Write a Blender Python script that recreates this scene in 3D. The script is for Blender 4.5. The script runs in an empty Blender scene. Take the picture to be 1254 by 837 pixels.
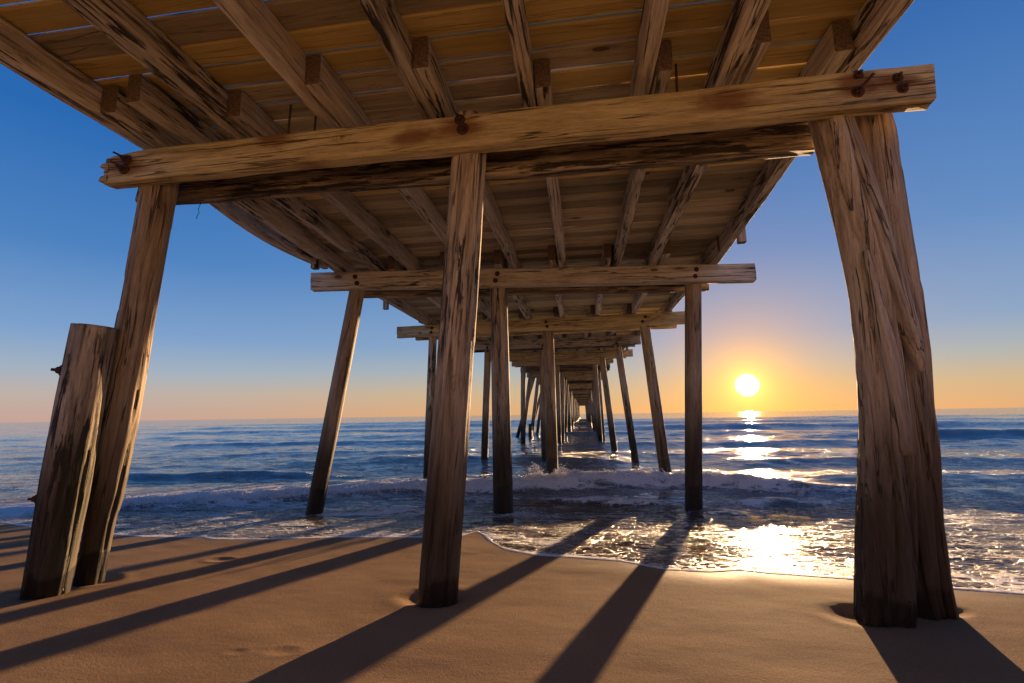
import bpy, bmesh, math, random
import numpy as np
from mathutils import Vector, Matrix, Quaternion

SC = bpy.context.scene
COL = SC.collection
random.seed(7)
RNG = np.random.default_rng(11)

# ------------------------------------------------------------------ camera
def cam_basis(yaw, pitch, roll):
    fw = Vector((-math.sin(yaw) * math.cos(pitch), math.cos(yaw) * math.cos(pitch), math.sin(pitch)))
    r0 = Vector((math.cos(yaw), math.sin(yaw), 0)); u0 = r0.cross(fw)
    r = r0 * math.cos(roll) - u0 * math.sin(roll); u = r.cross(fw)
    return r, u, fw
cd = bpy.data.cameras.new('camera'); cam = bpy.data.objects.new('camera', cd); COL.objects.link(cam)
R_, U_, F_ = cam_basis(math.radians(8.17), math.radians(8.65), math.radians(0.85))
cam.matrix_world = Matrix(((R_.x, U_.x, -F_.x, 0), (R_.y, U_.y, -F_.y, 0), (R_.z, U_.z, -F_.z, 0), (0, 0, 0, 1)))
cd.sensor_width = 36.0; cd.lens = 592 / 1254 * 36.0
cd.clip_start = 0.05; cd.clip_end = 100000
SC.camera = cam

# ------------------------------------------------------------------ world and sun
SUN_EL = math.radians(2.77); SUN_AZ = math.radians(17.63)          # azimuth from +Y towards +X
SUN_DIR = Vector((math.sin(SUN_AZ) * math.cos(SUN_EL), math.cos(SUN_AZ) * math.cos(SUN_EL), math.sin(SUN_EL)))
SC.view_settings.view_transform = 'Standard'; SC.view_settings.look = 'None'
SC.view_settings.gamma = 1.0; SC.view_settings.use_curve_mapping = False
EXPOSURE = 1.6
SC.view_settings.exposure = EXPOSURE

class NT:
    """small helper for node trees"""
    def __init__(self, nt): self.nt = nt; nt.nodes.clear()
    def n(self, t, **kw):
        nd = self.nt.nodes.new(t)
        for k, v in kw.items(): setattr(nd, k, v)
        return nd
    def set(self, sock, v):
        if hasattr(v, 'is_output'): self.nt.links.new(v, sock)
        elif v is not None:
            if hasattr(sock.default_value, '__len__') and isinstance(v, (tuple, list)) and len(v) == 3 and len(sock.default_value) == 4: v = (*v, 1)
            sock.default_value = v
    def math(self, op, a, b=None, c=None, clamp=False):
        nd = self.n('ShaderNodeMath', operation=op, use_clamp=clamp)
        for i, v in enumerate((a, b, c)):
            if v is not None: self.set(nd.inputs[i], v)
        return nd.outputs[0]
    def vmath(self, op, a, b=None):
        nd = self.n('ShaderNodeVectorMath', operation=op)
        self.set(nd.inputs[0], a)
        if b is not None: self.set(nd.inputs[1], b)
        return nd.outputs['Value'] if op in ('DOT_PRODUCT', 'LENGTH') else nd.outputs[0]
    def mix(self, f, a, b, mode='MIX'):
        nd = self.n('ShaderNodeMix', data_type='RGBA', blend_type=mode)
        self.set(nd.inputs[0], f); self.set(nd.inputs[6], a); self.set(nd.inputs[7], b)
        return nd.outputs[2]
    def ramp(self, f, stops, interp='LINEAR'):
        nd = self.n('ShaderNodeValToRGB'); cr = nd.color_ramp; cr.interpolation = interp
        while len(cr.elements) < len(stops): cr.elements.new(0.5)
        for e, (p, c) in zip(cr.elements, stops):
            e.position = p; e.color = (*c, 1) if isinstance(c, (tuple, list)) else (c, c, c, 1)
        self.set(nd.inputs[0], f)
        return nd.outputs[0]
    def mapr(self, v, a, b, c=0.0, d=1.0, smooth=True):
        nd = self.n('ShaderNodeMapRange', interpolation_type='SMOOTHSTEP' if smooth else 'LINEAR')
        self.set(nd.inputs[0], v)
        for i, x in enumerate((a, b, c, d)): self.set(nd.inputs[i + 1], x)
        return nd.outputs[0]
    def noise(self, vec, scale, detail=4, rough=0.55, dist=0.0):
        nd = self.n('ShaderNodeTexNoise')
        self.set(nd.inputs['Vector'], vec); nd.inputs['Scale'].default_value = scale
        nd.inputs['Detail'].default_value = detail; nd.inputs['Roughness'].default_value = rough
        nd.inputs['Distortion'].default_value = dist
        return nd.outputs[0]
    def sep(self, v):
        nd = self.n('ShaderNodeSeparateXYZ'); self.set(nd.inputs[0], v); return nd.outputs
    def bump(self, h, strength, dist, normal=None):
        nd = self.n('ShaderNodeBump'); nd.inputs['Strength'].default_value = strength; nd.inputs['Distance'].default_value = dist
        self.set(nd.inputs['Height'], h)
        if normal is not None: self.set(nd.inputs['Normal'], normal)
        return nd.outputs[0]

W = bpy.data.worlds.new('World'); SC.world = W; W.use_nodes = True
w = NT(W.node_tree)
sky = w.n('ShaderNodeTexSky', sky_type='NISHITA'); sky.sun_disc = False
sky.sun_elevation = SUN_EL; sky.sun_rotation = SUN_AZ
sky.air_density = 1.0; sky.dust_density = 0.6; sky.ozone_density = 3.0
gen = w.n('ShaderNodeTexCoord').outputs['Generated']
BG = 0.1
K = 1.0 / (BG * 2 ** EXPOSURE)
def lin(c): return tuple((v / 255 / 12.92 if v < 10 else ((v / 255 + .055) / 1.055) ** 2.4) for v in c)
elev = w.math('MULTIPLY', w.math('ARCSINE', w.math('MAXIMUM', w.sep(gen)[2], 0.0)), 2 / math.pi)
def sky_ramp(stops): return w.ramp(elev, [(d / 90, lin(c)) for d, c in stops])
away = sky_ramp([(0, (200, 164, 150)), (2.5, (190, 176, 168)), (4.5, (163, 177, 192)), (8, (125, 160, 204)), (15.5, (76, 129, 191)), (26, (40, 104, 178)), (45, (26, 76, 142)), (90, (15, 48, 100))])
toward = sky_ramp([(0, (222, 170, 120)), (2.6, (203, 178, 142)), (5, (168, 176, 178)), (8, (134, 162, 196)), (17, (92, 138, 194)), (33, (56, 108, 176)), (55, (30, 76, 142)), (90, (15, 48, 100))])
ang = w.math('ARCCOSINE', w.math('MINIMUM', w.vmath('DOT_PRODUCT', gen, tuple(SUN_DIR)), 1.0))
grad = w.mix(w.mapr(ang, math.radians(25), math.radians(70), 1.0, 0.0), away, toward)
grad = w.mix(w.math('MULTIPLY', w.math('EXPONENT', w.math('MULTIPLY', ang, -1 / math.radians(5.6))), 1.0), grad, lin((255, 178, 72)))
def scaled(col, f):
    nd = w.n('ShaderNodeVectorMath', operation='SCALE'); w.set(nd.inputs[0], col); w.set(nd.inputs[3], f); return nd.outputs[0]
disc = w.mapr(ang, math.radians(0.45), math.radians(1.3), 1.0, 0.0)
g1 = w.math('EXPONENT', w.math('MULTIPLY', ang, -1 / math.radians(1.7)))
g2 = w.math('EXPONENT', w.math('MULTIPLY', ang, -1 / math.radians(6.5)))
glow = w.vmath('ADD', w.vmath('ADD', scaled((14, 12, 8), disc), scaled((1.7, 0.95, 0.26), g1)), scaled((0.16, 0.05, 0.0), g2))
tot = w.vmath('ADD', scaled(sky.outputs[0], 0.04), scaled(w.vmath('ADD', scaled(grad, 0.98), glow), K))
bg = w.n('ShaderNodeBackground'); w.set(bg.inputs[0], tot); bg.inputs[1].default_value = BG
wo = w.n('ShaderNodeOutputWorld'); W.node_tree.links.new(bg.outputs[0], wo.inputs[0])

sl = bpy.data.lights.new('sun', 'SUN'); so = bpy.data.objects.new('sun', sl); COL.objects.link(so)
sl.energy = 5.0; sl.angle = math.radians(0.5); sl.color = (1.0, 0.64, 0.34)
so.rotation_euler = (-SUN_DIR).to_track_quat('-Z', 'Y').to_euler()
SC.cycles.use_denoising = True
SC.cycles.max_bounces = 8; SC.cycles.diffuse_bounces = 6; SC.cycles.glossy_bounces = 4
SC.cycles.sample_clamp_indirect = 20.0

# ------------------------------------------------------------------ numpy noise
def _hash(ix, iy, iz, seed):
    h = (ix * 374761393 + iy * 668265263 + iz * 2147483647 + seed * 974634777) & 0xFFFFFFFF
    h = ((h ^ (h >> 13)) * 1274126177) & 0xFFFFFFFF
    h = ((h ^ (h >> 16)) * 2246822519) & 0xFFFFFFFF
    return ((h ^ (h >> 15)) & 0xFFFFFF) / float(0xFFFFFF)
def vnoise(x, y, z=0.0, seed=0):
    x, y, z = np.broadcast_arrays(np.asarray(x, float), np.asarray(y, float), np.asarray(z, float))
    fx, fy, fz = np.floor(x), np.floor(y), np.floor(z)
    ix, iy, iz = fx.astype(np.int64), fy.astype(np.int64), fz.astype(np.int64)
    u, v, t = x - fx, y - fy, z - fz
    u, v, t = u * u * (3 - 2 * u), v * v * (3 - 2 * v), t * t * (3 - 2 * t)
    def c(a, b, d): return _hash(ix + a, iy + b, iz + d, seed)
    x00 = c(0, 0, 0) * (1 - u) + c(1, 0, 0) * u; x10 = c(0, 1, 0) * (1 - u) + c(1, 1, 0) * u
    x01 = c(0, 0, 1) * (1 - u) + c(1, 0, 1) * u; x11 = c(0, 1, 1) * (1 - u) + c(1, 1, 1) * u
    return (x00 * (1 - v) + x10 * v) * (1 - t) + (x01 * (1 - v) + x11 * v) * t
def fbm(x, y, z=0.0, seed=0, oct=4):
    s = 0; a = 0.5; tot = 0
    for i in range(oct):
        s = s + a * vnoise(np.asarray(x) * 2 ** i, np.asarray(y) * 2 ** i, np.asarray(z) * 2 ** i, seed + i * 17); tot += a; a *= 0.5
    return s / tot - 0.5

# ------------------------------------------------------------------ object helpers
PIER_AT = Vector((-1.2, 4.39, -1.61))
def link_mesh(name, me, mat, M=None, parent=None):
    o = bpy.data.objects.new(name, me); COL.objects.link(o)
    if mat is not None and not me.materials: me.materials.append(mat)
    M = M if M is not None else Matrix.Identity(4)
    if parent is not None:
        o.parent = parent
        # matrices are given in world space
        o.matrix_basis = world_of(parent).inverted() @ M
    else: o.matrix_basis = M
    o['_w'] = 0
    WORLD[o.name] = M.copy()
    return o
WORLD = {}
def world_of(o): return WORLD[o.name]
def empty(name, loc, label, cat, group=None):
    o = bpy.data.objects.new(name, None); COL.objects.link(o); o.location = loc; o.empty_display_size = 0.3
    WORLD[o.name] = Matrix.Translation(loc)
    o['label'] = label; o['category'] = cat
    if group: o['group'] = group
    return o
def mesh(name, v, f, smooth=False):
    me = bpy.data.meshes.new(name); me.from_pydata([tuple(p) for p in v], [], f); me.update()
    if smooth: me.polygons.foreach_set('use_smooth', [True] * len(me.polygons))
    return me
def frame(p0, p1, up=(0, 0, 1)):
    """matrix with local X along p0->p1, local Z near 'up', origin p0"""
    p0, p1 = Vector(p0), Vector(p1); x = (p1 - p0).normalized(); u = Vector(up)
    y = u.cross(x)
    if y.length < 1e-4: y = Vector((0, 1, 0)).cross(x) if abs(x.y) < .9 else Vector((1, 0, 0)).cross(x)
    y.normalize(); z = x.cross(y)
    return Matrix(((x.x, y.x, z.x, p0.x), (x.y, y.y, z.y, p0.y), (x.z, y.z, z.z, p0.z), (0, 0, 0, 1)))

# ------------------------------------------------------------------ materials
def principled(name):
    m = bpy.data.materials.new(name); m.use_nodes = True; t = NT(m.node_tree)
    b = t.n('ShaderNodeBsdfPrincipled'); o = t.n('ShaderNodeOutputMaterial'); m.node_tree.links.new(b.outputs[0], o.inputs[0])
    return m, t, b
def wood(name, dark, mid, light, tar=0.5, rust=0.25, tide=False, grain=1.0, rough=0.8, var=0.35, fine=1.0, stains=(), split=0.75, relief=1.0):
    dark, mid, light = [(c[0] * .95, c[1] * .97, c[2] * .95) for c in (dark, mid, light)]
    m, t, b = principled(name)
    oc = t.n('ShaderNodeTexCoord').outputs['Object']; rnd = t.n('ShaderNodeObjectInfo').outputs['Random']
    off = t.math('MULTIPLY', rnd, 53.0)
    cmb = t.n('ShaderNodeCombineXYZ'); t.set(cmb.inputs[0], off); t.set(cmb.inputs[1], t.math('MULTIPLY', rnd, 17.0)); t.set(cmb.inputs[2], t.math('MULTIPLY', rnd, 29.0))
    base = t.vmath('ADD', oc, cmb.outputs[0])
    v1 = t.vmath('MULTIPLY', base, (0.10, 1, 1)); v2 = t.vmath('MULTIPLY', base, (0.03, 1, 1)); v3 = t.vmath('MULTIPLY', base, (0.3, 1, 1))
    a = t.noise(v1, 9 * grain, 6, 0.6, 0.6)
    col = t.ramp(a, [(0.28, dark), (0.48, mid), (0.72, light)])
    g = t.math('ADD', t.math('MULTIPLY', t.noise(v2, 48 * grain, 5, 0.7), 0.55), t.math('MULTIPLY', t.noise(t.vmath('MULTIPLY', base, (0.06, 1, 1)), 130 * grain, 3, 0.6), 0.45))
    col = t.mix(0.75 * fine, col, t.ramp(g, [(0.36, 0.40), (0.46, 1.0), (0.60, 1.40)]), 'MULTIPLY')
    ck = t.math('ABSOLUTE', t.math('SUBTRACT', t.noise(v2, 11 * grain, 3, 0.5, 0.4), 0.5))
    big = t.noise(v3, 3.0, 3)
    crack = t.math('MULTIPLY', t.mapr(ck, 0.004, 0.016, 1.0, 0.0), t.mapr(big, 0.40, 0.5))
    col = t.mix(t.math('MULTIPLY', crack, split), col, (0.012, 0.009, 0.007))
    # dark weathered flakes
    tn = t.noise(t.vmath('MULTIPLY', base, (0.09, 1, 1)), 17.0, 6, 0.68, 0.5); tb = t.noise(v3, 1.3, 3)
    tm = t.math('MULTIPLY', t.mapr(tn, 0.60 - 0.12 * tar, 0.645 - 0.12 * tar), t.mapr(tb, 0.66 - 0.30 * tar, 0.74 - 0.30 * tar), clamp=True)
    col = t.mix(t.math('MULTIPLY', tm, min(0.93, tar * 1.8)), col, (0.020, 0.016, 0.013))
    rn = t.noise(t.vmath('MULTIPLY', base, (0.5, 1, 1)), 2.3, 4, 0.6)
    col = t.mix(t.math('MULTIPLY', t.mapr(rn, 0.58, 0.72), rust), col, (0.16, 0.055, 0.014))
    for px_, py_, pz_, pr_ in stains:   # rust bled from the bolts
        dv = t.vmath('MULTIPLY', t.vmath('SUBTRACT', t.n('ShaderNodeNewGeometry').outputs['Position'], (px_, py_, pz_)), (0.45, 0.3, 1.0))
        dd = t.math('ADD', t.vmath('LENGTH', dv), t.math('MULTIPLY', t.math('SUBTRACT', t.noise(t.vmath('MULTIPLY', base, (0.4, 1, 1)), 9, 4), 0.5), 0.16))
        col = t.mix(t.math('MULTIPLY', t.mapr(dd, pr_ * 0.3, pr_, 1.0, 0.0), 0.8), col, (0.17, 0.06, 0.016))
    # knots
    vo = t.n('ShaderNodeTexVoronoi'); t.set(vo.inputs['Vector'], t.vmath('MULTIPLY', base, (0.45, 1, 1))); vo.inputs['Scale'].default_value = 3.1
    kd = t.math('ADD', vo.outputs['Distance'], t.math('MULTIPLY', t.math('SUBTRACT', a, 0.5), 0.26))
    pick = t.mapr(t.sep(vo.outputs['Color'])[0], 0.60, 0.62)
    ring = t.math('MULTIPLY', pick, t.math('MULTIPLY', t.mapr(kd, 0.16, 0.24, 1.0, 0.0), t.math('MULTIPLY', t.math('ADD', t.math('SINE', t.math('MULTIPLY', kd, 150)), 1.0), 0.16)))
    col = t.mix(ring, col, (0.07, 0.035, 0.018))
    col = t.mix(t.math('MULTIPLY', t.math('MULTIPLY', pick, t.mapr(kd, 0.085, 0.125, 1.0, 0.0)), 0.75), col, (0.045, 0.02, 0.010))
    col = t.mix(1.0, col, t.ramp(rnd, [(0.0, 1 - var), (1.0, 1 + var)]), 'MULTIPLY')
    ro = rough
    if tide:   # wet, algae-stained lower part of a pile, by height above the sand
        pz = t.sep(t.n('ShaderNodeNewGeometry').outputs['Position'])[2]
        h = t.math('ADD', pz, t.math('MULTIPLY', t.math('SUBTRACT', t.noise(v1, 5, 4), 0.5), 1.1))
        stain = t.mapr(h, -1.0, 0.5, 1.0, 0.0)
        col = t.mix(t.math('MULTIPLY', stain, 0.90), col, (0.038, 0.026, 0.013))
        al = t.math('MULTIPLY', t.mapr(t.noise(v1, 3.2, 4), 0.5, 0.65), t.mapr(h, -0.7, 0.5, 1.0, 0.0))
        col = t.mix(t.math('MULTIPLY', al, 0.45), col, (0.045, 0.042, 0.012))
        wz = t.math('ADD', pz, t.math('MULTIPLY', t.math('SUBTRACT', t.noise(t.vmath('MULTIPLY', base, (0.5, 1, 1)), 2.6, 3), 0.5), 0.42))
        wet = t.mapr(wz, -1.40, -1.34, 1.0, 0.0)
        col = t.mix(t.math('MULTIPLY', wet, 0.82), col, (0.010, 0.007, 0.005))
        ro = t.mapr(wet, 0, 1, rough, 0.38)
    t.set(b.inputs['Base Color'], col); t.set(b.inputs['Roughness'], ro); b.inputs['Specular IOR Level'].default_value = 0.3
    hgt = t.math('SUBTRACT', t.math('ADD', t.math('MULTIPLY', g, 0.5), t.math('MULTIPLY', a, 0.8)), t.math('ADD', t.math('MULTIPLY', crack, 1.2), t.math('MULTIPLY', tm, 0.35)))
    t.set(b.inputs['Normal'], t.bump(hgt, relief, 0.017))
    return m
M_PILE = wood('pile_wood', (0.13, 0.09, 0.06), (0.35, 0.25, 0.17), (0.50, 0.38, 0.27), tar=0.2, rust=0.3, tide=True, var=0.12)
M_PILE_C = wood('flaking_pile_wood', (0.12, 0.09, 0.07), (0.40, 0.305, 0.225), (0.58, 0.47, 0.36), tar=0.75, rust=0.45, tide=True, var=0.1)
M_POST = wood('grey_post_wood', (0.22, 0.16, 0.12), (0.44, 0.345, 0.265), (0.58, 0.475, 0.375), tar=0.0, rust=0.35, tide=True, var=0.08)
M_CAP = wood('cap_wood', (0.24, 0.17, 0.085), (0.50, 0.38, 0.20), (0.64, 0.52, 0.31), tar=0.28, rust=0.6, var=0.12)
M_CAP1 = wood('front_cap_wood', (0.24, 0.17, 0.085), (0.50, 0.38, 0.20), (0.64, 0.52, 0.31), tar=0.28, rust=0.6, var=0.0, stains=((2.40, 4.12, 2.72, .13), (2.72, 4.12, 2.69, .12), (-4.66, 4.12, 2.65, .14), (-1.04, 4.12, 2.70, .16), (-1.5, 4.12, 2.66, .14), (1.35, 4.12, 2.70, .15), (-2.95, 4.12, 2.76, .13)))
M_CAPB = wood('tarred_cap_wood', (0.05, 0.038, 0.028), (0.18, 0.13, 0.09), (0.50, 0.38, 0.26), tar=0.85, rust=0.2, var=0.1)
M_JOIST = wood('joist_wood', (0.25, 0.205, 0.17), (0.50, 0.425, 0.35), (0.64, 0.56, 0.47), tar=0.6, rust=0.25, var=0.22)
M_PLANK_G = wood('golden_plank', (0.52, 0.345, 0.115), (0.62, 0.44, 0.16), (0.68, 0.51, 0.21), tar=0.0, rust=0.35, var=0.28, grain=0.8, fine=.3, split=.3, relief=.5)
M_PLANK_W = wood('weathered_plank', (0.32, 0.25, 0.155), (0.42, 0.335, 0.215), (0.52, 0.42, 0.28), tar=0.12, rust=0.25, var=0.45, fine=.45, split=.4, relief=.6)
def flat(name, col, rough=0.6, metal=0.0, nscale=30, namp=0.5):
    m, t, b = principled(name)
    n = t.noise(t.n('ShaderNodeTexCoord').outputs['Object'], nscale, 4)
    t.set(b.inputs['Base Color'], t.mix(1.0, col, t.ramp(n, [(0.3, 1 - namp), (0.7, 1 + namp)]), 'MULTIPLY'))
    b.inputs['Roughness'].default_value = rough; b.inputs['Metallic'].default_value = metal
    t.set(b.inputs['Normal'], t.bump(n, 0.5, 0.004))
    return m
M_END = flat('end_grain', (0.13, 0.085, 0.055), 0.9, 0.0, 40, 0.6)
M_RUST = flat('rusty_iron', (0.075, 0.034, 0.018), 0.75, 0.2, 60)
M_WIRE = flat('dark_wire', (0.03, 0.03, 0.03), 0.5, 0.4)
M_CORD = flat('orange_cord', (0.5, 0.1, 0.02), 0.7)

# ------------------------------------------------------------------ beach profile
EDGE = np.array([(-40, 8.2), (-25, 8.0), (-14, 7.9), (-10.46, 7.67), (-9.04, 7.23), (-7.34, 6.9), (-6.63, 6.78), (-5.77, 6.87), (-5.48, 6.72), (-4.74, 6.8), (-3.63, 7.1), (-2.44, 7.17),
    (-1.9, 7.3), (-1.72, 7.75), (-1.55, 7.45), (-1.39, 7.05), (-1.07, 6.5), (-0.62, 6.23), (-0.18, 6.19), (0.36, 6.05), (0.55, 5.92), (0.83, 5.7), (1.24, 5.68), (1.62, 5.8), (1.96, 5.7),
    (2.34, 5.62), (2.63, 5.57), (3.35, 5.33), (3.83, 5.21), (5.5, 5.3), (8, 5.9), (14, 6.4), (25, 6.2), (40, 6.5)])
def edge_y(x):
    return np.interp(x, EDGE[:, 0], EDGE[:, 1]) + 0.03 * fbm(x * 2.2, 0.3, seed=5, oct=3)
PITS = [(-1.40, 4.41, 0.20, 0.035), (-5.12, 4.17, 0.20, 0.02), (-5.05, 4.57, 0.17, 0.025), (2.13, 4.40, 0.20, 0.03), (2.78, 4.66, 0.19, 0.03)]
def sand_z(x, y):
    z = -1.61 - 0.055 * (y - 4.4)
    z = np.maximum(z, -4.5)
    bk = np.maximum(1.6 - y, 0)                     # unseen berm behind the camera, added to bounce sunlight under the deck
    z = z + 0.10 * bk * bk / (bk + 2.0)
    q = np.clip((-3.0 - y - 0.8 * np.sin(x * .13)) / 8.0, 0, 1); z = z + 2.35 * q * q * (3 - 2 * q) * (1 + 0.3 * fbm(x * .3, y * .3, seed=6))  # unseen dune face, added as a sunlit reflector for the shaded timber
    z = np.minimum(z, 2.1 + 0.3 * fbm(x * .1, y * .1, seed=4))
    near = np.exp(-np.maximum(np.hypot(x, y - 4) - 12, 0) / 10)
    z = z + near * (0.022 * fbm(x * 0.5, y * 0.5, seed=3, oct=2) + 0.012 * fbm(x * 1.6, y * 2.3, seed=8, oct=3))
    for px, py, r, d in PITS:
        q = np.hypot((x - px), (y - py - 0.03)) / r
        q = q * (1 + 0.5 * fbm(x * 3.1 + px, y * 3.1, seed=14, oct=3)) + 0.22 * np.clip((y - py) / r, -1, .3) * np.where(px > 0, -1, -.6)
        z = z - d * np.exp(-(q / 1.15) ** 4) + d * 0.08 * np.exp(-((q - 1.65) / 0.35) ** 2)
    # a few scuffs in the foreground sand
    for px, py, r, d in ((-2.05, 3.25, 0.08, 0.004), (-2.35, 3.2, 0.05, 0.003), (-4.4, 5.6, 0.12, 0.01)):
        q = np.hypot(x - px, (y - py) * 1.4) / r
        z = z - d * np.exp(-q ** 2) + d * 0.5 * np.exp(-((q - 1.6) / 0.5) ** 2)
    return z
def grid_mesh(name, X, Y, Z, attrs=None):
    nr, nc = X.shape
    me = bpy.data.meshes.new(name)
    co = np.stack([X, Y, Z], -1).reshape(-1, 3).astype(np.float32)
    i = np.arange(nr * nc).reshape(nr, nc)
    q = np.stack([i[:-1, :-1], i[:-1, 1:], i[1:, 1:], i[1:, :-1]], -1).reshape(-1, 4).astype(np.int32)
    me.vertices.add(len(co)); me.vertices.foreach_set('co', co.ravel())
    me.loops.add(q.size); me.loops.foreach_set('vertex_index', q.ravel())
    me.polygons.add(len(q)); me.polygons.foreach_set('loop_start', np.arange(0, q.size, 4, dtype=np.int32))
    me.polygons.foreach_set('loop_total', np.full(len(q), 4, np.int32))
    me.polygons.foreach_set('use_smooth', np.ones(len(q), bool))
    for k, a in (attrs or {}).items():
        at = me.attributes.new(k, 'FLOAT', 'POINT'); at.data.foreach_set('value', a.ravel().astype(np.float32))
    me.update(calc_edges=True); me.validate()
    return me
def spaced(segs):
    out = []
    for a, b, n in segs: out.append(np.linspace(a, b, n, endpoint=False))
    return np.concatenate(out + [[segs[-1][1]]])

# ------------------------------------------------------------------ sand
m, t, b = principled('damp_sand')
pos = t.n('ShaderNodeNewGeometry').outputs['Position']
n1 = t.noise(pos, 0.9, 4); n2 = t.noise(pos, 260, 2, 0.6); n3 = t.noise(t.vmath('MULTIPLY', pos, (1, 2.2, 1)), 7.0, 5, 0.6)
col = t.ramp(n1, [(0.3, (0.275, 0.175, 0.098)), (0.7, (0.34, 0.222, 0.128))])          # damp lower beach
dry = t.mapr(t.math('ADD', t.sep(pos)[2], t.math('MULTIPLY', t.math('SUBTRACT', n1, 0.5), 0.5)), -1.25, -0.7)
col = t.mix(dry, col, (0.50, 0.385, 0.25))                                               # dry sand, kept pale on the added dune to reflect more sun
col = t.mix(0.6, col, t.ramp(n2, [(0.3, 0.5), (0.7, 1.35)]), 'MULTIPLY')
n6 = t.noise(pos, 95, 2, 0.6); col = t.mix(0.5, col, t.ramp(n6, [(0.28, 0.45), (0.42, 0.95), (0.6, 1.05), (0.75, 1.6)]), 'MULTIPLY')
wet = t.n('ShaderNodeAttribute', attribute_name='wet').outputs['Fac']
t.set(b.inputs['Base Color'], t.mix(t.math('MULTIPLY', wet, 0.35), col, (0.13, 0.085, 0.05))); t.set(b.inputs['Roughness'], t.mapr(wet, 0, 1, 0.9, 0.62)); t.set(b.inputs['Specular IOR Level'], t.mapr(wet, 0, 1, 0.015, 0.035))
n4 = t.noise(t.vmath('ADD', t.vmath('MULTIPLY', pos, (9, 2.2, 1)), t.vmath('MULTIPLY', t.vmath('MULTIPLY', pos, (0, 1, 0)), (0, 0, 0))), 6.0, 3, 0.6)
n5 = t.noise(pos, 55, 3, 0.6)
bn = t.bump(n3, 0.12, 0.02); bn = t.bump(n4, 0.10, 0.006, bn); bn = t.bump(n5, 0.42, 0.005, bn); bn = t.bump(n6, 0.5, 0.0035, bn); t.set(b.inputs['Normal'], t.bump(n2, 0.6, 0.003, bn))
M_SAND = m
gx = spaced([(-3000, -200, 6), (-200, -40, 10), (-40, -9, 40), (-9, 6.5, 520), (6.5, 40, 40), (40, 200, 10), (200, 3000, 6)])
gy = spaced([(-3000, -200, 6), (-200, -20, 10), (-20, 1.5, 110), (1.5, 7.8, 330), (7.8, 14, 40), (14, 60, 12), (60, 300, 4)])
X, Y = np.meshgrid(gx, gy)
so_ = link_mesh('sand', grid_mesh('sand', X, Y, sand_z(X, Y), {'wet': np.clip(1 - (edge_y(X) - Y + 0.25 * fbm(X * 1.5, Y, seed=15)) / 0.75, 0, 1) ** 1.5}), M_SAND); so_['kind'] = 'structure'

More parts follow.
